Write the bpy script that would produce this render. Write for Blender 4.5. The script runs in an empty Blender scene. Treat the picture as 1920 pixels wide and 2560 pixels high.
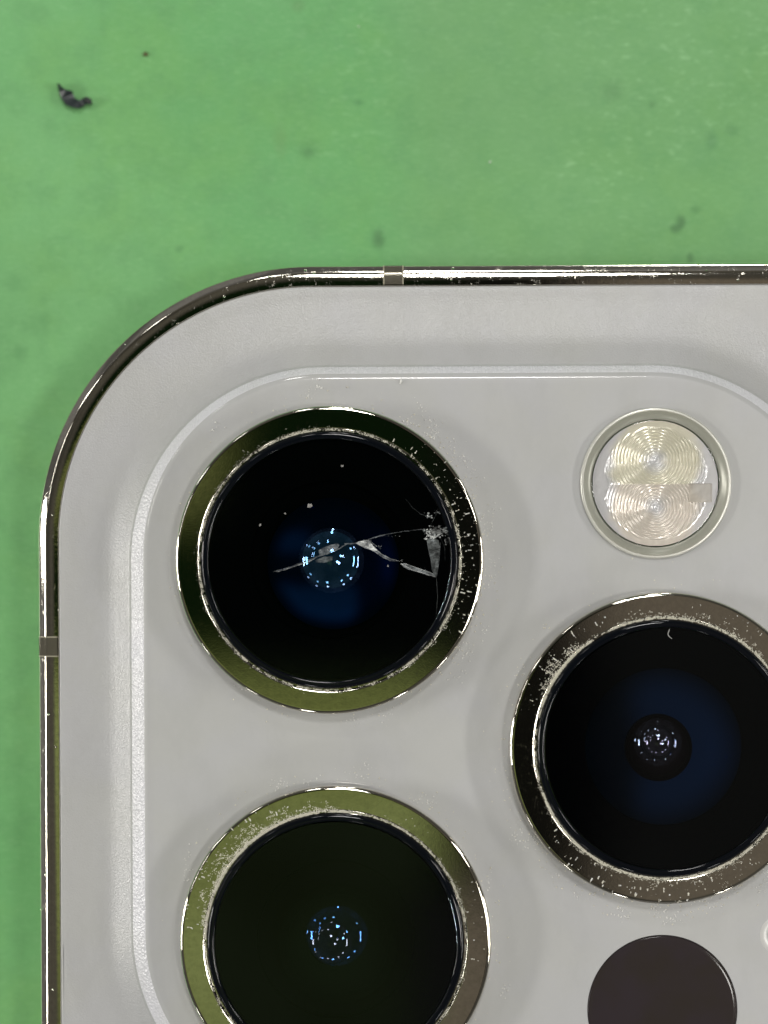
import bpy, bmesh, math, random
from mathutils import Vector, Matrix
random.seed(7)
sc = bpy.context.scene
sc.unit_settings.scale_length = 0.001            # one unit is one millimetre
COL = sc.collection

# ------------------------------------------------------------------ camera
U = 0.016            # millimetres per photo pixel on the back of the phone
D = 120.0            # lens to phone back
THICK = 7.4
cam_d = bpy.data.cameras.new('camera'); cam = bpy.data.objects.new('camera', cam_d); COL.objects.link(cam)
cam.location = (0, 0, D)
cam_d.sensor_fit = 'VERTICAL'; cam_d.sensor_height = 24.0
cam_d.lens = 24.0 * D / (2560 * U)
cam_d.clip_start = 1; cam_d.clip_end = 20000
cam_d.dof.use_dof = True; cam_d.dof.focus_distance = D - 1.4
cam_d.dof.aperture_fstop = 0.03
sc.camera = cam

# ------------------------------------------------------------------ node helper
class N:
    def __init__(s, tree): s.t = tree; s.n = tree.nodes; s.l = tree.links
    def set(s, sock, v):
        if isinstance(v, bpy.types.NodeSocket): s.l.new(v, sock)
        elif v is not None:
            if isinstance(v, (tuple, list)) and len(v) == 3 and sock.type == 'RGBA': v = (*v, 1)
            sock.default_value = v
    def math(s, op, a, b=None, c=None, clamp=False):
        n = s.n.new('ShaderNodeMath'); n.operation = op; n.use_clamp = clamp
        for i, v in enumerate((a, b, c)): s.set(n.inputs[i], v)
        return n.outputs[0]
    def step(s, x, a, b, lo=0.0, hi=1.0):
        n = s.n.new('ShaderNodeMapRange'); n.interpolation_type = 'SMOOTHSTEP'
        for k, v in zip(('Value', 'From Min', 'From Max', 'To Min', 'To Max'), (x, a, b, lo, hi)): s.set(n.inputs[k], v)
        return n.outputs[0]
    def mix(s, f, a, b, mode='MIX'):
        n = s.n.new('ShaderNodeMix'); n.data_type = 'RGBA'; n.blend_type = mode
        s.set(n.inputs[0], f); s.set(n.inputs[6], a); s.set(n.inputs[7], b); return n.outputs[2]
    def obj(s, scale=(1, 1, 1), loc=(0, 0, 0), rot=(0, 0, 0)):
        t = s.n.new('ShaderNodeTexCoord'); m = s.n.new('ShaderNodeMapping')
        m.inputs['Scale'].default_value = scale; m.inputs['Location'].default_value = loc; m.inputs['Rotation'].default_value = rot
        s.l.new(t.outputs['Object'], m.inputs['Vector']); return m.outputs[0]
    def noise(s, vec, scale, detail=2, rough=0.5, out=0):
        n = s.n.new('ShaderNodeTexNoise'); s.set(n.inputs['Vector'], vec)
        n.inputs['Scale'].default_value = scale; n.inputs['Detail'].default_value = detail; n.inputs['Roughness'].default_value = rough
        return n.outputs[out]
    def bump(s, h, strength, dist=0.05, normal=None):
        n = s.n.new('ShaderNodeBump'); n.inputs['Strength'].default_value = strength; n.inputs['Distance'].default_value = dist
        s.set(n.inputs['Height'], h)
        if normal is not None: s.l.new(normal, n.inputs['Normal'])
        return n.outputs[0]

# ------------------------------------------------------------------ world: a dim workshop, dark, olive and brown patches painted overhead as ring reflections
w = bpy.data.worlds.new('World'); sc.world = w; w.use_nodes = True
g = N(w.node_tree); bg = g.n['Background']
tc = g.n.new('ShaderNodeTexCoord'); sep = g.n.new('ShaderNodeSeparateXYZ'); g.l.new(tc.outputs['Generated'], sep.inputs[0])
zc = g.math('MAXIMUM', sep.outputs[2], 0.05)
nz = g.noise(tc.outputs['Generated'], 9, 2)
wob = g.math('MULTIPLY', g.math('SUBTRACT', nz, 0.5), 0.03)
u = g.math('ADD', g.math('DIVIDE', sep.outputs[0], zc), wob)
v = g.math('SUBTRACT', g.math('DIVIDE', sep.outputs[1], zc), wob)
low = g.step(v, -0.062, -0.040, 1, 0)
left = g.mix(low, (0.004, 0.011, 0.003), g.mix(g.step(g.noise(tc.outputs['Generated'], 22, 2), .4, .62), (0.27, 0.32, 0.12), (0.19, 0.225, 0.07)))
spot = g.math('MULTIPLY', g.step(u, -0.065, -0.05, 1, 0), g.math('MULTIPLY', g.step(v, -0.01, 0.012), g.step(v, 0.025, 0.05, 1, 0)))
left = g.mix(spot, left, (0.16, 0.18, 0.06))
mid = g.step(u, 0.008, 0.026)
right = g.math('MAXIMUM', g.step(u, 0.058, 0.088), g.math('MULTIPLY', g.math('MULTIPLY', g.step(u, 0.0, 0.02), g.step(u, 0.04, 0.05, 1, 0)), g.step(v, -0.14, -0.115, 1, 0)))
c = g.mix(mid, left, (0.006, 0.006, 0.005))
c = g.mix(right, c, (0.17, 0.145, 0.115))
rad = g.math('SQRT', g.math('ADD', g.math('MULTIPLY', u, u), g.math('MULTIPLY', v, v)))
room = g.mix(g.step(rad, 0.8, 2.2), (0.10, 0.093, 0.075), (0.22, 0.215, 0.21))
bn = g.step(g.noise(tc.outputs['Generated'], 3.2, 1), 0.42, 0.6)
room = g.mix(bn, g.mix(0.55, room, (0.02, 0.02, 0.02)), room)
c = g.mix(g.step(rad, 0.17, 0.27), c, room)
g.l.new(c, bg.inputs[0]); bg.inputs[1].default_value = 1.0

# ------------------------------------------------------------------ lamps: ceiling downlights and two tube fittings
def lamp(name, cx, cy, L=24.0, size=150, size_y=None, dist=1500.0, col=(1, 0.97, 0.92)):
    """cx, cy: where the lamp mirrors in a dome (photo pixels from its middle)"""
    r = math.hypot(cx, cy); th = 2 * math.asin(min(r / 135.0, .99)); az = math.atan2(cy, cx)
    d = Vector((math.sin(th) * math.cos(az), math.sin(th) * math.sin(az), math.cos(th)))
    l = bpy.data.lights.new(name, 'AREA'); o = bpy.data.objects.new(name, l); COL.objects.link(o)
    o.location = d * dist
    zax = d; up = Vector((0, 0, 1)); xax = up.cross(zax).normalized(); yax = zax.cross(xax)
    o.rotation_euler = Matrix((xax, yax, zax)).transposed().to_euler()
    if size_y: l.shape = 'RECTANGLE'; l.size = size_y; l.size_y = size; A = size * size_y
    else: l.shape = 'DISK'; l.size = size; A = math.pi * size * size / 4
    l.energy = L * math.pi * A; l.color = col
for p in [(-118, -85), (-77, -127), (-22, -132), (60, -122), (95, -92), (-126, 74), (-96, 62), (-70, 90), (-20, 100), (112, 62)]:
    lamp('downlight', p[0] / 1.975, p[1] / 1.975, L=32 if p[0] > -60 else 13, size=120, col=(1, .985, .96))
for p, L_, s_ in (((1.7, 77), 50, 115), ((9.5, 92), 50, 90), ((1.65, 25.0), 62, 200)):
    lamp('downlight', *p, L=L_, size=s_, col=(1, .985, .96))
lamp('overhead_lamp', 17.7, -7.1, L=64, size=160)
lamp('overhead_lamp', 28, 10, L=40, size=150)
lamp('tube_light', 66, -6, L=50, size=90, size_y=560)
lamp('tube_light', -71, -4, L=55, size=130, size_y=420)
lamp('tube_light', -85, 5, L=50, size=120, size_y=200)
lamp('tube_light', -50, 14, L=18, size=50, size_y=300)

vs = sc.view_settings; vs.view_transform = 'Standard'; vs.look = 'None'; vs.exposure = -0.38; vs.gamma = 1.0
sc.render.resolution_x = 768; sc.render.resolution_y = 1024

# ------------------------------------------------------------------ materials
def mat(name):
    m = bpy.data.materials.new(name); m.use_nodes = True
    g = N(m.node_tree); b = g.n['Principled BSDF']; return m, g, b
def plain(name, col, rough=0.5, metal=0.0, spec=0.5):
    m, g, b = mat(name); b.inputs['Base Color'].default_value = (*col, 1); b.inputs['Roughness'].default_value = rough
    b.inputs['Metallic'].default_value = metal; b.inputs['Specular IOR Level'].default_value = spec; return m
def glassy(name, tint=(1, 1, 1), ior=1.5, rough=0.0, alpha_col=(1, 1, 1)):
    """thin clear glass: a mirror coat over what lies behind it"""
    m = bpy.data.materials.new(name); m.use_nodes = True; g = N(m.node_tree); g.n.clear()
    o = g.n.new('ShaderNodeOutputMaterial'); mx = g.n.new('ShaderNodeMixShader')
    t = g.n.new('ShaderNodeBsdfTransparent'); t.inputs[0].default_value = (*alpha_col, 1)
    gl = g.n.new('ShaderNodeBsdfGlossy'); gl.inputs['Color'].default_value = (*tint, 1); gl.inputs['Roughness'].default_value = rough
    f = g.n.new('ShaderNodeFresnel'); ge = g.n.new('ShaderNodeNewGeometry')
    g.set(f.inputs[0], g.math('ADD', g.math('MULTIPLY', ge.outputs['Backfacing'], 1 / ior - ior), ior))   # a pane: same from both sides
    g.l.new(f.outputs[0], mx.inputs[0]); g.l.new(t.outputs[0], mx.inputs[1]); g.l.new(gl.outputs[0], mx.inputs[2]); g.l.new(mx.outputs[0], o.inputs[0])
    return m

# polished steel
def steel_mat(name, col, wear):
    m, g, b = mat(name); vec = g.obj()
    n1 = g.noise(vec, 3.5, 4, 0.7); n2 = g.noise(g.obj((9, 1.3, 9), rot=(0, 0, .4)), 3, 3, 0.6)
    k = g.math('MULTIPLY', g.step(n1, 0.50, 0.68), g.step(n2, 0.48, 0.6))
    b.inputs['Metallic'].default_value = 1
    g.set(b.inputs['Base Color'], g.mix(g.step(n1, 0.3, 0.7), col, tuple(x * 0.86 for x in col)))
    g.set(b.inputs['Roughness'], g.math('ADD', g.math('MULTIPLY', k, wear), 0.035))
    g.set(b.inputs['Normal'], g.bump(g.noise(vec, 14, 3, 0.65), 0.015 if wear < .1 else 0.05, 0.02))
    if wear > .1:                                # nicks and dents of the rail
        vo = g.n.new('ShaderNodeTexVoronoi'); g.set(vo.inputs['Vector'], vec); vo.inputs['Scale'].default_value = 1.9
        jj = g.math('ADD', vo.outputs['Distance'], g.math('MULTIPLY', g.noise(vec, 8, 2), .12))
        g.set(b.inputs['Normal'], g.bump(g.step(jj, .10, .17), .6, .12, g.bump(g.noise(vec, 5, 4, 0.7), 0.03, 0.04)))
    return m
M_frame = steel_mat('polished_frame_steel', (0.82, 0.78, 0.68), 0.2)
M_ring = steel_mat('polished_ring_steel', (0.74, 0.71, 0.63), 0.06)

# frosted glass of the back
def frosted(name, base, rough, bump, spark=0.0, coat=0.0):
    m, g, b = mat(name); vec = g.obj()
    n = g.noise(vec, 0.35, 3); f = g.noise(vec, 6, 2, 0.6)
    colr = g.mix(g.step(n, 0.35, 0.65), base, tuple(x * y for x, y in zip(base, (1.0, 1.0, 1.03))))
    colr = g.mix(g.math('MULTIPLY', g.step(f, .35, .65), 0.05), colr, tuple(x * 0.8 for x in base))
    sm = g.noise(g.obj((1, .5, 1), rot=(0, 0, .7)), 0.55, 5, .65)
    colr = g.mix(g.math('MULTIPLY', g.step(sm, .42, .68), 0.16), colr, tuple(x * 0.72 for x in base))
    fp = g.noise(g.obj((6, 1, 1), rot=(0, 0, .9)), 2.2, 3, .7)
    g.set(b.inputs['Base Color'], colr); g.set(b.inputs['Roughness'], g.math('ADD', g.step(fp, .45, .7, 0, .10), rough))
    b.inputs['Specular IOR Level'].default_value = 0.5
    h = g.noise(vec, 14, 3, 0.6)
    nb = g.bump(h, bump, 0.03)
    if spark:
        b.inputs['Specular IOR Level'].default_value = 0.7
        vo = g.n.new('ShaderNodeTexVoronoi'); g.set(vo.inputs['Vector'], vec); vo.inputs['Scale'].default_value = 9
        nb = g.bump(vo.outputs['Distance'], spark, 0.05, nb)
    g.set(b.inputs['Normal'], nb)
    if coat:
        b.inputs['Coat Weight'].default_value = coat; b.inputs['Coat Roughness'].default_value = 0.06
    return m
GREY = (0.43, 0.434, 0.424)
M_back = frosted('frosted_back_glass', GREY, 0.29, 0.5); M_back.node_tree.nodes['Principled BSDF'].inputs['Specular IOR Level'].default_value = 0.85
M_slope = M_back
M_strip = frosted('etched_bevel_glass', (0.66, 0.66, 0.68), 0.24, 0.4, 0.35)
M_plat = frosted('glossy_plateau_glass', (0.455, 0.46, 0.45), 0.35, 0.05, 0, 0.8)
M_black = plain('black_lacquer', (0.006, 0.006, 0.007), 0.35)
M_bezel = plain('black_glass_edge', (0.003, 0.004, 0.006), 0.03, 0, 0.28)
M_cover = glassy('cover_glass', (0.75, 0.9, 1.0), 1.45)
M_band = plain('antenna_plastic', (0.30, 0.28, 0.22), 0.15, 0.55)
M_inner = plain('black_baffle', (0.0006, 0.0007, 0.0009), 0.8, 0, 0.0)

def coated(name, tint, base, rough=0.01, fade=None):
    """lens element with a coloured anti-reflection coating"""
    m = bpy.data.materials.new(name); m.use_nodes = True; g = N(m.node_tree); g.n.clear()
    o = g.n.new('ShaderNodeOutputMaterial'); ad = g.n.new('ShaderNodeAddShader')
    gl = g.n.new('ShaderNodeBsdfGlossy'); gl.inputs['Color'].default_value = (*tint, 1); gl.inputs['Roughness'].default_value = rough
    if fade:                                     # tint fades towards the rim to soften the disc edge
        c_, r0_, r1_ = fade; t_ = g.n.new('ShaderNodeTexCoord'); p_ = g.n.new('ShaderNodeSeparateXYZ'); g.l.new(t_.outputs['Object'], p_.inputs[0])
        dx = g.math('SUBTRACT', p_.outputs[0], c_[0]); dy = g.math('SUBTRACT', p_.outputs[1], c_[1])
        d_ = g.math('SQRT', g.math('ADD', g.math('MULTIPLY', dx, dx), g.math('MULTIPLY', dy, dy)))
        g.set(gl.inputs['Color'], g.mix(g.step(d_, r0_, r1_), tint, tuple(x * .06 for x in tint)))
    df = g.n.new('ShaderNodeBsdfDiffuse'); df.inputs['Color'].default_value = (*base, 1)
    g.l.new(gl.outputs[0], ad.inputs[0]); g.l.new(df.outputs[0], ad.inputs[1]); g.l.new(ad.outputs[0], o.inputs[0]); return m
def coated_shell(name, tint, k):
    m = bpy.data.materials.new(name); m.use_nodes = True; g = N(m.node_tree); g.n.clear()
    o = g.n.new('ShaderNodeOutputMaterial'); mx = g.n.new('ShaderNodeAddShader')
    gl = g.n.new('ShaderNodeBsdfGlossy'); gl.inputs['Color'].default_value = (*[t * k for t in tint], 1); gl.inputs['Roughness'].default_value = 0.01
    t = g.n.new('ShaderNodeBsdfTransparent')
    g.l.new(gl.outputs[0], mx.inputs[0]); g.l.new(t.outputs[0], mx.inputs[1]); g.l.new(mx.outputs[0], o.inputs[0]); return m

# ------------------------------------------------------------------ geometry helpers
ROT = math.radians(0.3)
ORG = Vector(((477 - 960) * U, (1280 - 1010) * U, -THICK))
def img(px, py, z=0.0):
    """world point at height z seen at this photo pixel"""
    k = U * (D - z) / D
    return Vector(((px - 960) * k, (1280 - py) * k, z))
def loc(px, py, z=0.0):
    """the same in the phone's own space"""
    p = img(px, py, z) - ORG; c, s = math.cos(-ROT), math.sin(-ROT)
    return Vector((p.x * c - p.y * s, p.x * s + p.y * c, p.z))
def link(name, me, m=None, parent=None):
    o = bpy.data.objects.new(name, me); COL.objects.link(o)
    if m: me.materials.append(m)
    if parent: o.parent = parent
    return o
def from_bm(name, bm, m, parent=None, smooth=35):
    bmesh.ops.recalc_face_normals(bm, faces=bm.faces)
    me = bpy.data.meshes.new(name); bm.to_mesh(me); bm.free()
    if smooth:
        me.shade_smooth(); me.set_sharp_from_angle(angle=math.radians(smooth))
    return link(name, me, m, parent)
def tag(o, label, cat=None, group=None, kind=None):
    o['label'] = label
    if cat: o['category'] = cat
    if group: o['group'] = group
    if kind: o['kind'] = kind
    return o
def lathe(prof, centre, n=128, close=False):
    """prof: (radius, z) pairs round a centre in phone space"""
    bm = bmesh.new(); rings = []
    for r, z in prof:
        if r < 1e-6: rings.append([bm.verts.new((centre.x, centre.y, z))]); continue
        rings.append([bm.verts.new((centre.x + r * math.cos(2 * math.pi * i / n), centre.y + r * math.sin(2 * math.pi * i / n), z)) for i in range(n)])
    pairs = list(zip(rings, rings[1:])) + ([(rings[-1], rings[0])] if close else [])
    for a, b in pairs:
        for i in range(n):
            j = (i + 1) % n
            if len(a) == 1 and len(b) == 1: continue
            if len(a) == 1: bm.faces.new((a[0], b[i], b[j]))
            elif len(b) == 1: bm.faces.new((a[i], a[j], b[0]))
            else: bm.faces.new((a[i], a[j], b[j], b[i]))
    return bm
def rrect(x0, x1, y0, y1, r, off, seg=40):
    """rounded rectangle grown by off; points run counter-clockwise"""
    x0 -= off; x1 += off; y0 -= off; y1 += off; r = max(r + off, .01); pts = []
    for cx, cy, a in ((x1 - r, y1 - r, 0), (x0 + r, y1 - r, 90), (x0 + r, y0 + r, 180), (x1 - r, y0 + r, 270)):
        for i in range(seg + 1):
            t = math.radians(a + 90 * i / seg); pts.append((cx + r * math.cos(t), cy + r * math.sin(t)))
    # cut the long straight runs
    out = []
    for i, p in enumerate(pts):
        q = pts[(i + 1) % len(pts)]; out.append(p)
        if (i + 1) % (seg + 1) == 0:
            for k in range(1, 24): out.append((p[0] + (q[0] - p[0]) * k / 24, p[1] + (q[1] - p[1]) * k / 24))
    return out
def loft(rect, r, prof, mats=None, top=None):
    """top(off): how much less the upper side is drawn in"""
    bm = bmesh.new(); rings = [[bm.verts.new((x, y, z)) for x, y in rrect(rect[0], rect[1], rect[2], rect[3] + (top(off) if top else 0), r, off)] for off, z in prof]
    n = len(rings[0])
    for k, (a, b) in enumerate(zip(rings, rings[1:])):
        for i in range(n):
            j = (i + 1) % n; f = bm.faces.new((a[i], a[j], b[j], b[i]))
            if mats: f.material_index = mats[k]
    return bm, rings
def fill(bm, loops):
    es = []
    for lp in loops:
        for i in range(len(lp)):
            e = bm.edges.get((lp[i], lp[(i + 1) % len(lp)])) or bm.edges.new((lp[i], lp[(i + 1) % len(lp)])); es.append(e)
    return bmesh.ops.triangle_fill(bm, use_beauty=True, use_dissolve=False, edges=es, normal=(0, 0, 1))
def arc(cx, cz, r, a0, a1, n):
    return [(cx + r * math.cos(math.radians(a0 + (a1 - a0) * i / n)), cz + r * math.sin(math.radians(a0 + (a1 - a0) * i / n))) for i in range(n + 1)]

# ------------------------------------------------------------------ the mat
MZ = -THICK - 0.004
def mat_pt(px, py): return img(px, py, MZ)
m, g, b = mat('green_rubber_mat')
vec = g.obj()
big = g.noise(vec, 0.045, 2); med = g.noise(vec, 0.22, 4, .6)
t = g.n.new('ShaderNodeTexCoord'); sp = g.n.new('ShaderNodeSeparateXYZ'); g.l.new(t.outputs['Object'], sp.inputs[0])
colr = g.mix(g.step(big, 0.4, 0.6), (0.15, 0.42, 0.15), (0.19, 0.47, 0.18))
colr = g.mix(g.math('MULTIPLY', g.step(med, 0.45, 0.7), 0.4), colr, (0.20, 0.45, 0.135))
# browner worn zone towards the right
worn = g.math('MULTIPLY', g.step(g.math('ADD', sp.outputs[0], g.math('MULTIPLY', big, 6)), 1.0, 5.0), 0.55)
colr = g.mix(worn, colr, (0.185, 0.38, 0.15))
# small pale scuffs, drawn out sideways
fl = g.noise(g.obj((1.0, 2.2, 1), rot=(0, 0, .25)), 1.5, 4, 0.7); area = g.noise(vec, 0.12, 1)
k = g.math('MULTIPLY', g.step(fl, 0.54, 0.70), g.math('MULTIPLY', g.step(area, 0.40, 0.60), g.step(sp.outputs[0], -9, 2, 0.25, 1)))
colr = g.mix(g.math('MULTIPLY', k, 0.32), colr, (0.45, 0.78, 0.42))
mott = g.noise(vec, 0.7, 5, .7)
colr = g.mix(g.math('MULTIPLY', g.step(mott, .42, .7), .45), colr, (0.13, 0.34, 0.13))
fib = g.noise(g.obj((1, 7, 1), rot=(0, 0, .12)), 2.4, 3, .7)
colr = g.mix(g.math('MULTIPLY', g.step(fib, .5, .72), .32), colr, (0.32, 0.62, 0.30))
grit = g.noise(vec, 9, 2, 0.7)
colr = g.mix(g.math('MULTIPLY', g.step(grit, .3, .7), 0.16), colr, (0.10, 0.34, 0.11))
wn = g.noise(vec, 1.6, 3, 0.7)
for px, py, rx, ry, a, cc in [(945, 598, 15, 24, .75, (.03, .09, .035)), (1530, 228, 26, 24, .4, (.06, .18, .07)), (1703, 553, 11, 16, .75, (.03, .1, .04)),
        (1690, 573, 12, 12, .75, (.03, .1, .04)), (1778, 352, 14, 20, .5, (.06, .2, .08)), (1830, 326, 16, 14, .45, (.06, .2, .08)), (1725, 645, 10, 12, .7, (.03, .1, .04)),
        (744, 16, 14, 14, .4, (.12, .22, .08)), (775, 372, 26, 20, .35, (.07, .2, .08)), (770, 380, 14, 12, .4, (.05, .15, .06)), (700, 352, 16, 40, .3, (.18, .28, .1)), (258, 60, 8, 36, .2, (.08, .22, .09)), (448, 622, 10, 9, .5, (.05, .16, .06)), (895, 256, 12, 7, .6, (.06, .2, .08)), (52, 884, 16, 22, .4, (.05, .18, .06)), (112, 800, 12, 18, .3, (.06, .2, .07)), (1630, 262, 9, 9, .5, (.05, .16, .06)), (1740, 525, 12, 10, .4, (.05, .16, .06))]:
    p = mat_pt(px, py) ; kk = U * (D - MZ) / D
    dx = g.math('DIVIDE', g.math('SUBTRACT', sp.outputs[0], p.x), rx * kk); dy = g.math('DIVIDE', g.math('SUBTRACT', sp.outputs[1], p.y), ry * kk)
    d2 = g.math('ADD', g.math('SQRT', g.math('ADD', g.math('MULTIPLY', dx, dx), g.math('MULTIPLY', dy, dy))), g.math('MULTIPLY', g.math('SUBTRACT', wn, .5), 1.6))
    colr = g.mix(g.math('MULTIPLY', g.step(d2, 0.3, 1.7, 1, 0), a * .65), colr, cc)
g.set(b.inputs['Base Color'], colr)
g.set(b.inputs['Roughness'], g.step(med, 0.3, 0.7, 0.42, 0.6)); b.inputs['Specular IOR Level'].default_value = 0.35
hb = g.math('ADD', g.math('MULTIPLY', grit, 0.4), g.math('MULTIPLY', g.noise(vec, 2.2, 3), 1.0))
g.set(b.inputs['Normal'], g.bump(hb, 0.25, 0.08))
M_mat = m
bm = bmesh.new()
S = 400
for i in range(2):
    pass
vv = [bm.verts.new(p) for p in ((-S, -S, MZ), (S, -S, MZ), (S, S, MZ), (-S, S, MZ))]; bm.faces.new(vv)
o = from_bm('work_mat', bm, M_mat, None, 0)
tag(o, 'plain green rubber work mat with faint scuffs and stains', kind='structure')

# ------------------------------------------------------------------ the phone
phone = bpy.data.objects.new('phone', None); COL.objects.link(phone)
phone.location = ORG; phone.rotation_euler = (0, 0, ROT)
tag(phone, 'pale grey phone with three camera lenses and flash, lying face down on green mat', 'phone')
def P0(px, py):            # unrotated outline coordinates relative to the phone's origin
    return ((px - 477) * U, (1010 - py) * U)
Z0 = THICK                 # phone space: back glass at z = THICK
x0, y1 = P0(92, 665); x1, y0 = P0(4560, 9180)
PH = (x0, x1, y0, y1); PR = 685 * U
k = U
prof = [(-1.2, 0.0), (-0.12, 0.0), (-0.04, 0.03), (0, 0.12)]
prof += [(0, 0.8), (0, 3.0), (0, 6.0)]
xx, zz = 0.0, Z0 - 0.36
sl_ = [90, 70, 55, 45, 40, 38, 37, 36, 35, 34, 24, 18, 12, 7, 4, 3, 2, 1, 0]
wd_ = [.6, .8, .8, 1, 2, 3, 3, 3, 3, 1.5, 1.5, 2, 3.5, 8, 6, 3, 3, 3]
zz_ = sum(math.tan(math.radians((a + b_) / 2)) * w_ * U for a, b_, w_ in zip(sl_, sl_[1:], wd_))
zz = Z0 - 0.015 - zz_; prof[-1] = (0, zz - 0.8)
prof += [(0, zz)]
for a, b_, w_ in zip(sl_, sl_[1:], wd_):
    xx -= w_ * U; zz += math.tan(math.radians((a + b_) / 2)) * w_ * U; prof.append((xx, zz))
prof += [(-51.2 * k, zz), (-52 * k, zz - 0.012), (-52.3 * k, zz - 0.04), (-52.5 * k, Z0 - 0.35)]
bm, _ = loft(PH, PR, prof)
frame = from_bm('frame', bm, M_frame, phone, 40); frame['label'] = 'polished gold-toned steel frame with tiny nicks'
# antenna bands: plastic cuts across the frame, a hair proud of the steel
def band(px, py, along, wpx, name='antenna_band', m=None, lift=0.0):
    """along: 'x' on the top rail, 'y' on the left rail"""
    bm = bmesh.new(); pr = [(o_ + (0.004 + lift), z_ + 0.003) for o_, z_ in prof[5:-1]]
    c0 = P0(px, py); rows = []
    for s in (-0.5, 0.5):
        row = []
        for o_, z_ in pr:
            if along == 'x': row.append(bm.verts.new((c0[0] + s * wpx * U, y1 + o_, z_)))
            else: row.append(bm.verts.new((x0 - o_, c0[1] + s * wpx * U, z_)))
        rows.append(row)
    for i in range(len(pr) - 1): bm.faces.new((rows[0][i], rows[0][i + 1], rows[1][i + 1], rows[1][i]))
    r = bmesh.ops.solidify(bm, geom=bm.faces[:], thickness=0.002)
    return from_bm(name, bm, m or M_band, frame, 40)
band(985, 690, 'x', 46)['label'] = 'grey plastic antenna band on the top rail'
band(100, 1615, 'y', 46)['label'] = 'grey plastic antenna band on the left rail'
M_seam = plain('band_seam', (.55, .52, .40), .3)
for along, px, py, wv in (('x', 961, 690, 3.5), ('x', 1009, 690, 3.5), ('y', 100, 1591, 3), ('y', 100, 1639, 3)): band(px, py, along, wv, 'band_seam', M_seam, .003)
# back panel with room for the raised camera plateau
a0, b1 = P0(330, 922); a1, b0 = P0(2102, 2805)
PL = (a0, a1, b0, b1); PLR = 480 * U
OUT = 180 * U
bm, rings = loft(PH, PR, [(-52.8 * k, Z0 - 0.3), (-53 * k, Z0 - 0.075), (-54 * k, Z0 - 0.03), (-56.5 * k, Z0 - 0.008), (-60 * k, Z0)])
hole = [bm.verts.new((x, y, Z0)) for x, y in rrect(*PL, PLR, OUT)]
fill(bm, [rings[-1], hole])
back = from_bm('back_glass', bm, M_back, phone, 40); back['label'] = 'frosted pale grey back glass'
# plateau: slope rises out of the back, etched bevel, glossy top
ZP = Z0 + 0.86
tilt = [(180, 0), (172, 3), (150, 6.5), (110, 8.5), (85, 11), (65, 16), (50, 22), (38, 26), (12, 27), (5, 30)]   # distance from the bevel, degrees
def til(o_):
    for (oa, ta), (ob, tb) in zip(tilt, tilt[1:]):
        if oa >= o_ >= ob:
            f_ = (oa - o_) / (oa - ob); f_ = f_ * f_ * (3 - 2 * f_); return ta + (tb - ta) * f_
    return 30
sl = []; hz = 0.0; oo = 180.0
while oo >= 5:
    sl.append((oo * k, Z0 + hz)); hz += math.tan(math.radians(til(oo - 1.25))) * 2.5 * k; oo -= 2.5
HB = Z0 + hz + 0.09
bev = [(0, HB), (-3 * k, HB + .035), (-8 * k, HB + .09), (-14 * k, HB + .145), (-20 * k, HB + .20), (-25 * k, HB + .247), (-29 * k, HB + .28), (-32 * k, HB + .30)]
ZP = HB + .385
TOPF = lambda o_: 0.45 * min(max(-o_, 0), 32 * k)
topr = [(-35 * k, HB + .325), (-38 * k, HB + .34), (-41 * k, HB + .36), (-45 * k, HB + .37), (-60 * k, HB + .377), (-80 * k, ZP)]
bmS, _ = loft(PL, PLR, sl + bev[:1]); slope = from_bm('plateau_slope', bmS, M_slope, phone, 60)
bmS, _ = loft(PL, PLR, bev, None, TOPF); strip = from_bm('plateau_bevel', bmS, M_strip, phone, 60); strip['label'] = 'sparkling etched bevel around the camera plateau'
bm, rings = loft(PL, PLR, bev[-1:] + topr, None, TOPF)
RT = ZP + 1.1             # ring top height in phone space
LENS = [(824, 1400, 386), (1664, 1871, 390), (839, 2355, 390)]
def zw(z): return z - THICK
def sc_at(z): return U * (D - zw(z)) / D
C = [loc(x, y, zw(RT)) for x, y, r in LENS]
R_ = [r * sc_at(RT) for _, _, r in LENS]
ZF = ZP + 0.22
FC = loc(1640, 1208, zw(ZF)); FR = 189 * sc_at(ZF)
SC_ = loc(1656, 2525, zw(ZP + .02)); SR = 186 * sc_at(ZP)
MC = loc(1948, 2338, zw(ZP)); MR = 27 * sc_at(ZP)
def circ(bm, c, r, z, n=96): return [bm.verts.new((c.x + r * math.cos(2 * math.pi * i / n), c.y + r * math.sin(2 * math.pi * i / n), z)) for i in range(n)]
holes = [circ(bm, c, r - 0.25, ZP) for c, r in zip(C, R_)] + [circ(bm, FC, FR - 0.05, ZP), circ(bm, SC_, SR + 0.03, ZP), circ(bm, MC, MR + .34, ZP)]
fill(bm, [rings[-1]] + holes)
plateau = from_bm('camera_plateau', bm, M_plat, phone, 60); plateau['label'] = 'glossy grey camera plateau'

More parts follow.
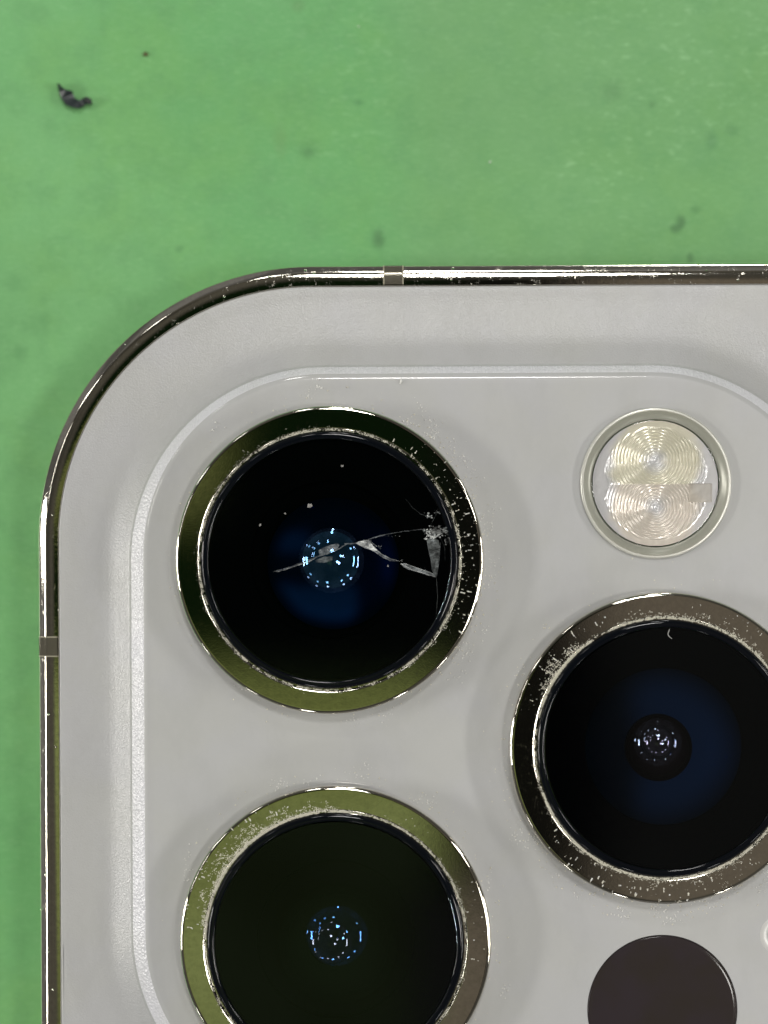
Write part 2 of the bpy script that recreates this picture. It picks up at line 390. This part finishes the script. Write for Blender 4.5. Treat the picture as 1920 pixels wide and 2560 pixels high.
# ------------------------------------------------------------------ lenses
def dome(c, rs, rcap, zbase, n=64, steps=14):
    """spherical cap of sphere radius rs out to rcap, edge at zbase"""
    zc_ = zbase - math.sqrt(rs * rs - rcap * rcap); pr = []
    for i in range(steps + 1):
        r = rcap * (1 - i / steps); pr.append((r, zc_ + math.sqrt(rs * rs - r * r)))
    return lathe(pr, c, n)
def lens(i, label):
    c, R = C[i], R_[i]; s = sc_at(RT)
    fi = 0.14
    pr = [(R - 0.02, ZP - 0.05), (R - 0.02, ZP + 0.03), (R, ZP + 0.06), (R, RT - fi)]
    pr += arc(R - fi, RT - fi, fi, 0, 84, 10)
    g0 = 327 * s
    pr += [(R - 0.15, RT), (R - 0.18, RT), (g0 + 0.08, RT), (g0 + 0.06, RT), (g0 + 0.02, RT - 0.02), (g0, RT - 0.05), (g0 - 0.01, RT - 0.25), (g0 - 0.25, RT - 0.25)]
    ring = from_bm('camera_lens', lathe(pr, c, 192), M_ring, phone, 40); ring['label'] = label
    # cover glass: rounded black edge and clear middle, standing a touch above the ring
    e1 = 322 * s; zt = RT + 0.10; rr = 0.15
    pe = [(e1 - 0.02, RT - 0.24), (e1, RT - 0.1)] + arc(e1 - rr, zt - rr, rr, 0, 90, 12) + [(308 * s, zt), (305 * s, zt), (303.5 * s, zt - 0.03)]
    from_bm('glass_rim', lathe(pe, c, 192), M_bezel, ring, 60)
    from_bm('cover_glass', lathe([(303.5 * s, zt - 0.004), (302 * s, zt - .001), (300 * s, zt - .001), (150 * s, zt - .001), (0, zt - .001)], c, 128), M_cover, ring, 60)
    # baffle funnel under the glass
    zb = RT - 0.9
    pf = [(303 * s, zt - 0.06), (296 * s, zt - 0.25), (240 * s, zt - 0.45), (235 * s, zt - 0.52), (200 * s, zb + .15), (196 * s, zb - .2), (150 * s, zb - .4), (0, zb - .45)]
    from_bm('lens_barrel', lathe(pf, c, 96), M_inner, ring, 30)
    return ring, c, s, zt, zb
LBL = ['upper left camera lens with cracked cover glass', 'right camera lens with pale dust packed round its glass', 'lower left camera lens with dust band on its upper left']
L = [lens(i, LBL[i]) for i in range(3)]
def sub(i, name, rs, rc, z, m, dx=0, dy=0):
    ring, c, s, zt, zb = L[i]
    cc = Vector((c.x + dx * s, c.y + dy * s, 0))
    return from_bm(name, dome(cc, rs * s, rc * s, z), m, ring, 80)
# lens 1: wide blue element, small bright dome in the middle
zt = L[0][3]; zb = L[0][4]
M_blue = coated('blue_coated_element', (0.004, 0.03, 0.30), (0.0001, 0.0006, 0.002), .05, ((C[0].x + 8 * L[0][2], C[0].y - 10 * L[0][2]), 120 * L[0][2], 166 * L[0][2]))
M_dome = coated('dark_teal_element', (0.02, 0.05, 0.09), (0.0006, 0.006, 0.012))
M_shell = coated_shell('violet_front_coating', (0.35, 0.55, 1.0), 0.06)
sub(0, 'wide_element', 4200, 166, zb - 0.1, M_blue, 8, -10)
sub(0, 'inner_element', 118, 72, zb + 0.02, M_dome, 2, 0)
sub(0, 'front_element', 135, 82, zb + 0.12, M_shell, 4, -2)
# lens 2
M_navy = coated('navy_coated_element', (0.008, 0.035, 0.14), (0.0003, 0.0008, 0.0015), .05, ((C[1].x - 12 * L[1][2], C[1].y), 120 * L[1][2], 222 * L[1][2]))
M_brown = coated('brown_pupil', (0.012, 0.010, 0.016), (0.0008, 0.0006, 0.0007), .05, ((C[1].x - 13 * L[1][2], C[1].y - 2 * L[1][2]), 40 * L[1][2], 84 * L[1][2]))
M_grey = coated('grey_small_element', (0.04, 0.04, 0.06), (0.002, 0.002, 0.003))
M_shell2 = coated_shell('pale_front_coating', (0.6, 0.7, 1.0), 0.035)
zb = L[1][4]
sub(1, 'wide_element', 9000, 222, zb - 0.1, M_navy, -12, 0)
sub(1, 'pupil_ring', 9000, 84, zb + 0.22, M_brown, -13, -2)
sub(1, 'inner_element', 52, 44, zb + 0.35, M_grey, -15, 12)
sub(1, 'front_element', 90, 72, zb + 0.4, M_shell2, -15, 12)
# lens 3
M_dark3 = coated('near_black_element', (0.004, 0.008, 0.008), (0.0004, 0.0006, 0.0006), .1, ((C[2].x + 4 * L[2][2], C[2].y - 15 * L[2][2]), 70 * L[2][2], 150 * L[2][2]))
M_dot3 = coated('black_small_element', (0.02, 0.023, 0.03), (0.0004, 0.001, 0.001))
M_shell3 = coated_shell('deep_blue_front_coating', (0.12, 0.35, 1.0), 0.06)
zb = L[2][4]
sub(2, 'wide_element', 6000, 150, zb - 0.1, M_dark3, 4, -15)
sub(2, 'inner_element', 84, 54, zb + 0.02, M_dot3, -14, -12)
sub(2, 'front_element', 122, 80, zb + 0.10, M_shell3, 2, 4)

# ------------------------------------------------------------------ crack in the first cover glass
def frac(name, alpha, colr, rough=.25):
    m = bpy.data.materials.new(name); m.use_nodes = True; g = N(m.node_tree); b = g.n['Principled BSDF']
    n = g.noise(g.obj((1, 1, 1)), 2.6, 4, .6); st = g.noise(g.obj((3, 14, 3), rot=(0, 0, .35)), 2, 3, .7)
    k_ = g.math('MULTIPLY', g.step(n, .32, .66), g.step(st, .3, .62, .35, 1))
    g.set(b.inputs['Base Color'], g.mix(k_, tuple(x * .35 for x in colr), colr)); b.inputs['Roughness'].default_value = rough
    b.inputs['Specular IOR Level'].default_value = 0.8
    g.set(b.inputs['Normal'], g.bump(g.noise(g.obj(), 5, 2, .6), .35, .05))
    g.set(b.inputs['Alpha'], g.math('ADD', g.math('MULTIPLY', k_, alpha * .85), alpha * .15)); return m
MF = [frac('bright_fracture', 1.0, (.85, .88, .86)), frac('grey_fracture', .42, (.42, .46, .48)), frac('faint_fracture', .36, (.34, .38, .38))]
ring0, c0, s0, zt0, _ = L[0]
def q(x, y, z): return loc(640 + x / 3.072, 1200 + y / 3.072, zw(z))
bm = bmesh.new(); zc0 = zt0 + 0.006
def crack_part(name, label=None, kind=None):
    global bm
    o = from_bm(name, bm, MF[0], ring0, 0); o.data.materials.append(MF[1]); o.data.materials.append(MF[2])
    if label: o['label'] = label
    if kind: o['kind'] = kind
    bm = bmesh.new()
def poly(pts, mi, dz=0.0, jit=0):
    vs_ = [bm.verts.new(q(x + random.uniform(-jit, jit), y + random.uniform(-jit, jit), zc0 + dz)) for x, y in pts]
    f = bm.faces.new(vs_); f.material_index = mi
    r = bmesh.ops.extrude_face_region(bm, geom=[f])
    for e in r['geom']:
        if isinstance(e, bmesh.types.BMVert): e.co.z += 0.012
        if isinstance(e, bmesh.types.BMFace): e.material_index = mi
def ribbon(pts, ws, mi, dz=0.0):
    ws = [w_ * .72 for w_ in ws]
    P_ = []
    for (xa, ya), (xb, yb), wa, wb in zip(pts, pts[1:], ws, ws[1:]):
        n_ = max(2, int(math.hypot(xb - xa, yb - ya) / 14))
        for i in range(n_): t = i / n_; P_.append((xa + (xb - xa) * t, ya + (yb - ya) * t + random.uniform(-2, 2), (wa + (wb - wa) * t) * random.uniform(.6, 1.3)))
    P_.append((*pts[-1], ws[-1]))
    up = []; dn = []
    for i, (x, y, w_) in enumerate(P_):
        a = P_[max(i - 1, 0)]; b_ = P_[min(i + 1, len(P_) - 1)]; dx, dy = b_[0] - a[0], b_[1] - a[1]; l_ = math.hypot(dx, dy) or 1
        up.append((x - dy / l_ * w_ / 2, y + dx / l_ * w_ / 2)); dn.append((x + dy / l_ * w_ / 2, y - dx / l_ * w_ / 2))
    for i in range(len(P_) - 1): poly([up[i], up[i + 1], dn[i + 1], dn[i]], mi, dz)
ribbon([(130, 700), (200, 690), (300, 656), (400, 622)], [2, 10, 16, 20], 1)
ribbon([(130, 706), (200, 696), (300, 662), (400, 630), (450, 605)], [2, 3, 4, 5, 4], 0, .004)
ribbon([(400, 622), (470, 590), (560, 565), (640, 525), (700, 490)], [14, 12, 10, 9, 8], 1)
ribbon([(680, 492), (765, 485)], [18, 12], 1, .002)
ribbon([(860, 456), (920, 438), (1000, 418), (1050, 408)], [10, 12, 10, 6], 1, .003)
ribbon([(1050, 408), (1130, 396), (1210, 386), (1275, 378)], [5, 4, 4, 6], 1)
crack_part('crack_line', 'long white crack line across the glass', 'stuff')
poly([(480, 540), (520, 518), (570, 500), (620, 488), (640, 500), (630, 520), (590, 545), (540, 570), (488, 585)], 1, .002)
crack_part('glass_flake', 'grey flake at the middle of the crack')
poly([(455, 615), (520, 590), (590, 585), (585, 620), (520, 636), (460, 632)], 2, .001)
crack_part('glass_flake', 'faint flake below the middle of the crack')
poly([(765, 485), (790, 472), (822, 466), (865, 458), (885, 485), (905, 512), (930, 540), (905, 545), (870, 530), (835, 520), (800, 505)], 0, .004)
crack_part('glass_flake', 'bright white flake where the crack forks')
poly([(905, 512), (930, 538), (975, 575), (1030, 602), (1085, 625), (1030, 622), (975, 595), (930, 562), (880, 530)], 1, .003)
crack_part('glass_flake', 'long curved flake under the fork')
ribbon([(860, 460), (905, 515), (960, 568), (1035, 605), (1095, 622)], [6, 5, 5, 4, 4], 0, .006)
ribbon([(865, 455), (900, 490), (960, 530)], [4, 5, 3], 1, .006)
ribbon([(1112, 642), (1200, 690), (1290, 718), (1380, 745)], [4, 5, 4, 3], 0, .006)
crack_part('crack_branch', 'lower branch of the crack', 'stuff')
poly([(1110, 640), (1150, 640), (1200, 660), (1260, 682), (1330, 703), (1365, 722), (1385, 742), (1330, 735), (1240, 706), (1170, 688), (1130, 665)], 1, .002)
crack_part('glass_flake', 'thin grey sliver running to the lower right')
poly([(1310, 455), (1340, 440), (1400, 462), (1412, 510), (1404, 600), (1392, 700), (1384, 745), (1366, 728), (1350, 690), (1342, 610), (1322, 530)], 2, .001)
crack_part('glass_flake', 'upright grey sliver below the impact point')
ribbon([(1415, 480), (1408, 600), (1388, 742)], [4, 5, 4], 1, .005)
ribbon([(1150, 145), (1172, 172), (1196, 208), (1238, 238), (1262, 262), (1295, 272)], [1.5, 2, 2, 2, 3, 3], 2)
ribbon([(1415, 440), (1450, 520), (1452, 620)], [2, 2, 1], 2)
ribbon([(1330, 370), (1390, 250), (1400, 215)], [2, 2, 1], 2)
ribbon([(485, 542), (560, 504), (632, 490)], [2, 2, 2], 1, .016)
ribbon([(1140, 642), (1200, 662), (1262, 684), (1362, 722)], [2, 3, 3, 2], 0, .016)
ribbon([(1316, 470), (1324, 530), (1343, 610), (1352, 690)], [3, 3, 2, 2], 1, .016)
ribbon([(770, 484), (835, 520), (905, 546), (975, 595), (1030, 620)], [3, 3, 3, 2, 2], 0, .016)
ribbon([(1385, 1030), (1395, 900), (1385, 745)], [2, 3, 3], 2)
crack_part('hairline_crack', None, 'stuff')
for cx, cy, sx, sy, n_, big_ in ((1385, 395, 85, 34, 110, 17), (1350, 420, 45, 42, 60, 18), (1370, 400, 30, 30, 40, 12), (850, 480, 60, 14, 14, 7), (1000, 430, 90, 8, 12, 5), (560, 540, 60, 18, 9, 6), (1240, 690, 90, 14, 10, 6), (1380, 600, 14, 100, 12, 6), (1325, 275, 26, 26, 18, 14), (1385, 250, 45, 20, 14, 10), (1300, 385, 20, 12, 10, 14), (1455, 385, 40, 24, 24, 18), (1460, 470, 24, 50, 14, 12), (950, 510, 25, 25, 8, 7), (1120, 618, 20, 10, 5, 7)):
    for _ in range(n_):
        x = random.gauss(cx, sx * .5); y = random.gauss(cy, sy * .5); a = random.uniform(0, 6.28); r = random.uniform(.3, 1) * big_
        if math.hypot(640 + x / 3.072 - 824, 1200 + y / 3.072 - 1400) > 303: continue
        k_ = random.choice((3, 4, 4, 5)); poly([(x + r * math.cos(a + 6.283 * j / k_) * random.uniform(.4, 1), y + .7 * r * math.sin(a + 6.283 * j / k_) * random.uniform(.4, 1)) for j in range(k_)], random.choice((0, 0, 1, 2)), random.uniform(0, .03))
crack_part('glass_chips', 'splintered impact point at the right edge', 'stuff')

# ------------------------------------------------------------------ flash
flash = None
s = sc_at(ZF)
M_fglass = glassy('flash_glass', (1, 1, 1), 1.5, .02)
M_fwall = plain('flash_rim', (0.62, 0.62, 0.56), 0.25, .3)
M_fside = plain('flash_side_wall', (0.36, 0.365, 0.31), 0.3, .2)
pr = [(FR, ZP - .1), (FR, ZF - .05), (FR - .02, ZF - .015), (FR - 0.05, ZF), (FR - .10, ZF - .004), (FR - .12, ZF - .03)]
flash = from_bm('flash', lathe(pr, FC, 128), M_fwall, phone, 40); flash['label'] = 'round flash with ridged clear lens over yellow and pink LEDs'
from_bm('side_wall', lathe([(FR - .12, ZF - .03), (FR - .14, ZF - .06), (167 * s, ZF - .28), (162 * s, ZF - .30), (160 * s, ZF - .27)], FC, 128), M_fside, flash, 40)
# ridged lens: saw-tooth rings about two centres
M_ridge, g, b = mat('ridged_flash_lens')
t_ = g.n.new('ShaderNodeTexCoord'); sp_ = g.n.new('ShaderNodeSeparateXYZ'); g.l.new(t_.outputs['Object'], sp_.inputs[0])
F1 = loc(1640, 1150, zw(ZF - .2)); F2 = loc(1641, 1268, zw(ZF - .2)); yb = loc(1640, 1210, zw(ZF - .2)).y
def dist(c, sy=1.0):
    dx = g.math('SUBTRACT', sp_.outputs[0], c.x); dy = g.math('MULTIPLY', g.math('SUBTRACT', sp_.outputs[1], c.y), sy)
    return g.math('SQRT', g.math('ADD', g.math('MULTIPLY', dx, dx), g.math('MULTIPLY', dy, dy)))
n_ = g.math('MULTIPLY', g.math('SUBTRACT', g.noise(g.obj(), 1.2, 2), .5), .8)
d1 = g.math('ADD', dist(F1), n_); d2 = g.math('ADD', dist(F2), n_)
base = (0.66, 0.66, 0.67)
c1 = g.mix(g.math('MULTIPLY', g.step(d1, .1, .7), g.step(d1, 1.5, 2.0, 1, 0)), base, (0.74, 0.71, 0.57))
c2 = g.mix(g.math('MULTIPLY', g.step(d2, .1, .7), g.step(d2, 1.5, 2.0, 1, 0)), base, (0.75, 0.69, 0.61))
cc = g.mix(g.step(sp_.outputs[1], yb - .03, yb + .03), c2, c1)
px_ = g.math('MULTIPLY', g.step(sp_.outputs[0], FC.x + 80 * s, FC.x + 88 * s), g.step(sp_.outputs[0], FC.x + 140 * s, FC.x + 144 * s, 1, 0))
py_ = g.math('MULTIPLY', g.step(sp_.outputs[1], yb - 50 * s, yb - 44 * s), g.step(sp_.outputs[1], yb - 2 * s, yb + 3 * s, 1, 0))
cc = g.mix(g.math('MULTIPLY', g.math('MULTIPLY', px_, py_), .6), cc, (0.52, 0.48, 0.41))          # tan pad under the flat window
g.set(b.inputs['Base Color'], cc); b.inputs['Roughness'].default_value = .16; b.inputs['Specular IOR Level'].default_value = 1.0
b.inputs['Metallic'].default_value = 0.3; g.set(b.inputs['Normal'], g.bump(g.noise(g.obj(), 2.5, 2, .6), .12, .08))
bm = bmesh.new(); NR = 260; RI = 158 * s; RB = 148 * s
gv = {}
zr = ZF - .30
for i in range(NR + 1):
    for j in range(NR + 1):
        x = FC.x + RI * (2 * i / NR - 1); y = FC.y + RI * (2 * j / NR - 1); rr = math.hypot(x - FC.x, y - FC.y)
        if rr > RI * 1.0: continue
        up = y > yb; f_ = F1 if up else F2; d_ = math.hypot(x - f_.x, y - f_.y)
        edge = min(1, max(0, (RB * .97 - math.hypot((x - FC.x) * 1.07, y - FC.y)) / .12)) if True else 0
        flat = (FC.x + 84 * s < x < FC.x + 142 * s) and (yb - 46 * s < y < yb)
        P1 = 8.2 * s; t = (d_ / P1) % 1.0
        h = (t / .72 if t < .72 else (1 - t) / .28) * 0.055
        if flat: h = 0.0; edge = 1
        z = zr + h * edge * (1 if d_ < 132 * s else .0) - (0.05 if flat else 0)
        gv[i, j] = bm.verts.new((x, y, z))
for i in range(NR):
    for j in range(NR):
        ks = [(i, j), (i + 1, j), (i + 1, j + 1), (i, j + 1)]
        if all(k_ in gv for k_ in ks): bm.faces.new([gv[k_] for k_ in ks])
from_bm('ridged_lens', bm, M_ridge, flash, 50)
from_bm('flash_cover', lathe([(162 * s, ZF - .2), (161 * s, ZF - .13), (157 * s, ZF - .11), (155 * s, ZF - .11), (0, ZF - .11)], FC, 96), M_fglass, flash, 60)

# ------------------------------------------------------------------ depth sensor, microphone
M_sens, g, b = mat('dark_sensor_glass')
g.set(b.inputs['Base Color'], g.mix(g.step(g.noise(g.obj(), .5, 2), .35, .65), (0.024, 0.018, 0.015), (0.026, 0.019, 0.022)))
b.inputs['Roughness'].default_value = .6; b.inputs['Specular IOR Level'].default_value = .12; b.inputs['Coat Weight'].default_value = .3; b.inputs['Coat Roughness'].default_value = .08
sens = from_bm('depth_sensor', lathe([(SR, ZP - .1), (SR, ZP - .01), (SR - .03, ZP + .012), (SR - .07, ZP + .02), (SR - .16, ZP + .022), (SR - .2, ZP + .022), (0, ZP + .022)], SC_, 128), M_sens, phone, 60)
sens['label'] = 'dark brown round sensor window'
from_bm('sensor_rim', lathe([(SR + .03, ZP), (SR + .02, ZP - .02), (SR, ZP - .06)], SC_, 128), plain('sensor_rim', (.25, .25, .25), .4), sens, 60)
mic = from_bm('microphone_hole', lathe([(MR + .34, ZP), (MR + .28, ZP + .02), (MR + .1, ZP + .02), (MR + .03, ZP), (MR, ZP - .12), (MR - .05, ZP - .35), (0, ZP - .38)], MC, 48), plain('microphone_metal', (.6, .6, .58), .3, .1), phone, 60)
from_bm('mesh_disc', lathe([(MR - .06, ZP - .3), (0, ZP - .3)], MC, 32), plain('microphone_mesh', (.03, .02, .02), .5), mic, 0)

# ------------------------------------------------------------------ dust
M_dust = plain('pale_dust', (0.68, 0.66, 0.56), .8)
M_dust2 = plain('white_dust', (0.75, 0.75, 0.72), .6)
def grain(bm, p, r, mi=0):
    a = random.uniform(0, 6.28); f = random.uniform(.5, 1)
    vs_ = []
    for dx, dy, dz in ((1, 0, 0), (0, 1, 0), (-1, 0, 0), (0, -1, 0), (0, 0, .7), (0, 0, -.5)):
        dx *= f; x = dx * math.cos(a) - dy * math.sin(a); y = dx * math.sin(a) + dy * math.cos(a); j = random.uniform(.7, 1.2)
        vs_.append(bm.verts.new((p[0] + x * r * j, p[1] + y * r * j, p[2] + dz * r * j)))
    for t in ((0, 1, 4), (1, 2, 4), (2, 3, 4), (3, 0, 4), (1, 0, 5), (2, 1, 5), (3, 2, 5), (0, 3, 5)): bm.faces.new([vs_[k_] for k_ in t]).material_index = mi
def wpt(v): return Matrix.Translation(ORG) @ Matrix.Rotation(ROT, 4, 'Z') @ v
def ring_dust(i, parts, around, label):
    bm = bmesh.new(); c, s = C[i], sc_at(RT)
    def clump(a): return .5 + .5 * math.sin(a * 7 + i) * math.sin(a * 17 + 2 * i) + .3 * math.sin(a * 41)
    for a0, a1, r0, r1, n, sz in parts:
        for _ in range(int(n * 1.5 / 9)):
            am = random.random(); t = random.random() ** 2.0
            if random.random() > .35 + .65 * clump(math.radians(a0 + am * (a1 - a0))): t *= .3
            if a1 - a0 < 359: t *= min(1, 2.2 * math.sin(math.pi * am) * random.uniform(.6, 1.1))
            tight = random.uniform(.5, 1.4)
            for _ in range(9):
                a = math.radians(a0 + am * (a1 - a0)) + random.gauss(0, 5 * tight) / 335
                r = max(r0 + (r1 - r0) * t + random.gauss(0, 2.3 * tight), 324.5) * s
                z = RT - .03 if r > 328 * s else RT - .05
                grain(bm, wpt(Vector((c.x + r * math.cos(a), c.y + r * math.sin(a), z + .02))), random.uniform(.3, 1) * sz * .8 * s)
    for _ in range(around):
        a = random.uniform(0, 6.283) if random.random() < .3 else random.gauss((0.3, -1.5, .9)[i], .9); r = (LENS[i][2] + abs(random.gauss(0, 26)) + 3) * s
        grain(bm, wpt(Vector((c.x + r * math.cos(a), c.y + r * math.sin(a), ZP + .005))), random.uniform(.3, 1) ** 2 * 3.2 * s)
    for _ in range((26, 30, 12)[i]):          # white crumbs strewn round the foot of the ring
        a0_ = random.gauss((0.25, -1.6, 1.0)[i], .7) if random.random() < .75 else random.uniform(0, 6.28); r_ = LENS[i][2] + random.uniform(4, 55)
        for _ in range(14):
            a = a0_ + random.gauss(0, .03); r = (r_ + random.gauss(0, 8)) * s
            if r > LENS[i][2] * s: grain(bm, wpt(Vector((c.x + r * math.cos(a), c.y + r * math.sin(a), ZP + .005))), random.uniform(.4, 1) ** 2 * 3.4 * s, 1)
    for a0, a1, r0, r1, n in (((15, 62, 334, 376, 34), (-32, 28, 332, 376, 70)), ((-145, -50, 334, 384, 110), (112, 165, 334, 378, 50), (30, 80, 340, 380, 18)), ((-10, 60, 334, 378, 22), (100, 175, 345, 382, 40)))[i]:
        for _ in range(n):                   # loose flecks and scuffs on the flat of the ring
            a = math.radians(random.uniform(a0, a1)); r = random.uniform(r0, r1) * s; q_ = random.uniform(.3, 1) ** 2 * 3.6 * s
            for j in range(random.choice((1, 1, 2, 4))): grain(bm, wpt(Vector((c.x + (r + j * q_ * .9) * math.cos(a), c.y + (r + j * q_ * .9) * math.sin(a), RT + .002))), q_ * random.uniform(.5, 1), random.choice((0, 0, 1)))
    o = from_bm('dust', bm, M_dust, None, 0); o.data.materials.append(M_dust2); tag(o, label, 'dust', None, 'stuff')
ring_dust(0, [(0, 360, 325, 333, 1500, 2.6), (95, 235, 325, 342, 500, 2.4), (20, 60, 330, 372, 22, 5), (-25, 25, 330, 378, 40, 3.6), (100, 160, 330, 350, 110, 2.5), (-60, 20, 325, 336, 400, 3)], 260, 'fine pale dust round the cracked upper left lens')
ring_dust(1, [(0, 360, 325, 334, 2000, 3.0), (-160, -30, 325, 336, 1500, 3.2), (125, 160, 325, 350, 800, 3.6), (40, 115, 325, 352, 700, 3.4), (140, 150, 325, 368, 260, 3.6), (-110, -50, 330, 385, 140, 3.2)], 420, 'thick cream dust packed round the right lens')
ring_dust(2, [(0, 360, 325, 334, 1500, 2.6), (85, 178, 325, 362, 2300, 3.4), (110, 160, 330, 372, 700, 3.2), (0, 90, 325, 338, 500, 2.6)], 140, 'broad grey dust band on the upper left of the lower lens')

# single specks
def speck(px, py, z, r, label, m=M_dust2, group=None, name='dust_speck', n=9):
    bm = bmesh.new(); p = img(px, py, z)
    for _ in range(n): grain(bm, (p.x + random.gauss(0, r * .3), p.y + random.gauss(0, r * .3), p.z + r * .2), r * random.uniform(.5, .9))
    o = from_bm(name, bm, m, None, 0); return tag(o, label, 'speck', group)
M_sp = plain('grey_speck', (.33, .32, .30), .7)
zl = zw(zt0) + .01
speck(776, 1264, zl, .095, 'largest grey speck on the cracked lens, above its centre', M_sp)
speck(855, 1165, zl, .045, 'tiny pale speck high on the cracked lens', M_sp)
speck(650, 1313, zl, .05, 'tiny grey speck on the left of the cracked lens', M_sp)
speck(713, 1284, zl, .035, 'faintest grey speck on the cracked lens', M_sp)
speck(970, 1415, zl, .035, 'small speck right of the cracked lens centre', M_sp)
# fleck and fibre
def tube(name, pts, r, m, label, cat):
    bm = bmesh.new(); rings = []
    for i, p in enumerate(pts):
        a = pts[max(i - 1, 0)]; b_ = pts[min(i + 1, len(pts) - 1)]; d = (b_ - a).normalized(); s1 = d.cross(Vector((0, 0, 1))).normalized(); s2 = Vector((0, 0, 1))
        rr = r * (.5 if i in (0, len(pts) - 1) else 1)
        rings.append([bm.verts.new(p + s1 * rr * math.cos(t * 1.0472) + s2 * rr * math.sin(t * 1.0472)) for t in range(6)])
    for a, b_ in zip(rings, rings[1:]):
        for i in range(6): bm.faces.new((a[i], a[(i + 1) % 6], b_[(i + 1) % 6], b_[i]))
    bm.faces.new(rings[0]); bm.faces.new(rings[-1])
    return tag(from_bm(name, bm, m, None, 60), label, cat)
zf = zw(ZP) + .05
tube('lint_fibre', [img(1002, 948, zf), img(1003, 953, zf + .02), img(1000, 960, zf)], .055, M_dust2, 'short white fleck lying below the top edge of the plateau', 'fleck')
tube('lint_fibre', [img(x, y, zl + .02) for x, y in ((1674, 1572), (1672, 1578), (1670, 1584), (1671, 1589), (1675, 1593), (1680, 1597))], .016, plain('fibre', (.4, .4, .38), .6), 'thin curled pale fibre near the top of the right lens', 'fibre')

# ------------------------------------------------------------------ crumbs on the mat
M_chip = plain('black_flake', (0.012, 0.02, 0.022), .35)
bm = bmesh.new(); zf = MZ + .12
out = [(240, 348), (250, 352), (262, 366), (276, 376), (300, 378), (304, 392), (312, 408), (330, 420), (345, 415), (360, 405), (378, 412), (384, 424), (376, 436), (360, 432), (346, 446), (330, 454), (300, 448), (276, 438), (258, 412), (246, 382)]
tp = []; bt = []
for i, (x, y) in enumerate(out):
    p = img(x / 1.659, y / 1.659, zf); tp.append(bm.verts.new(p + Vector((0, 0, .25 + .12 * math.sin(i * .9))))); bt.append(bm.verts.new(p))
bm.faces.new(tp); bm.faces.new(bt[::-1])
for i in range(len(tp)): j = (i + 1) % len(tp); bm.faces.new((tp[i], bt[i], bt[j], tp[j]))
bmesh.ops.triangulate(bm, faces=[f for f in bm.faces if len(f.verts) > 4])
tag(from_bm('black_flake', bm, M_chip, None, 0), 'small black curled flake lying on the mat at upper left', 'flake')
speck(362, 136, MZ + .03, .13, 'tiny brown crumb on the mat right of the black flake', plain('brown_crumb', (.12, .12, .05), .8), name='crumb', n=8)
speck(1225, 405, MZ + .03, .045, 'tiny white glint of grit on the mat above the frame', M_dust2, name='crumb', n=5)
speck(897, 66, MZ + .03, .05, 'tiny pale grit near the top of the mat', M_dust2, name='crumb', n=5)
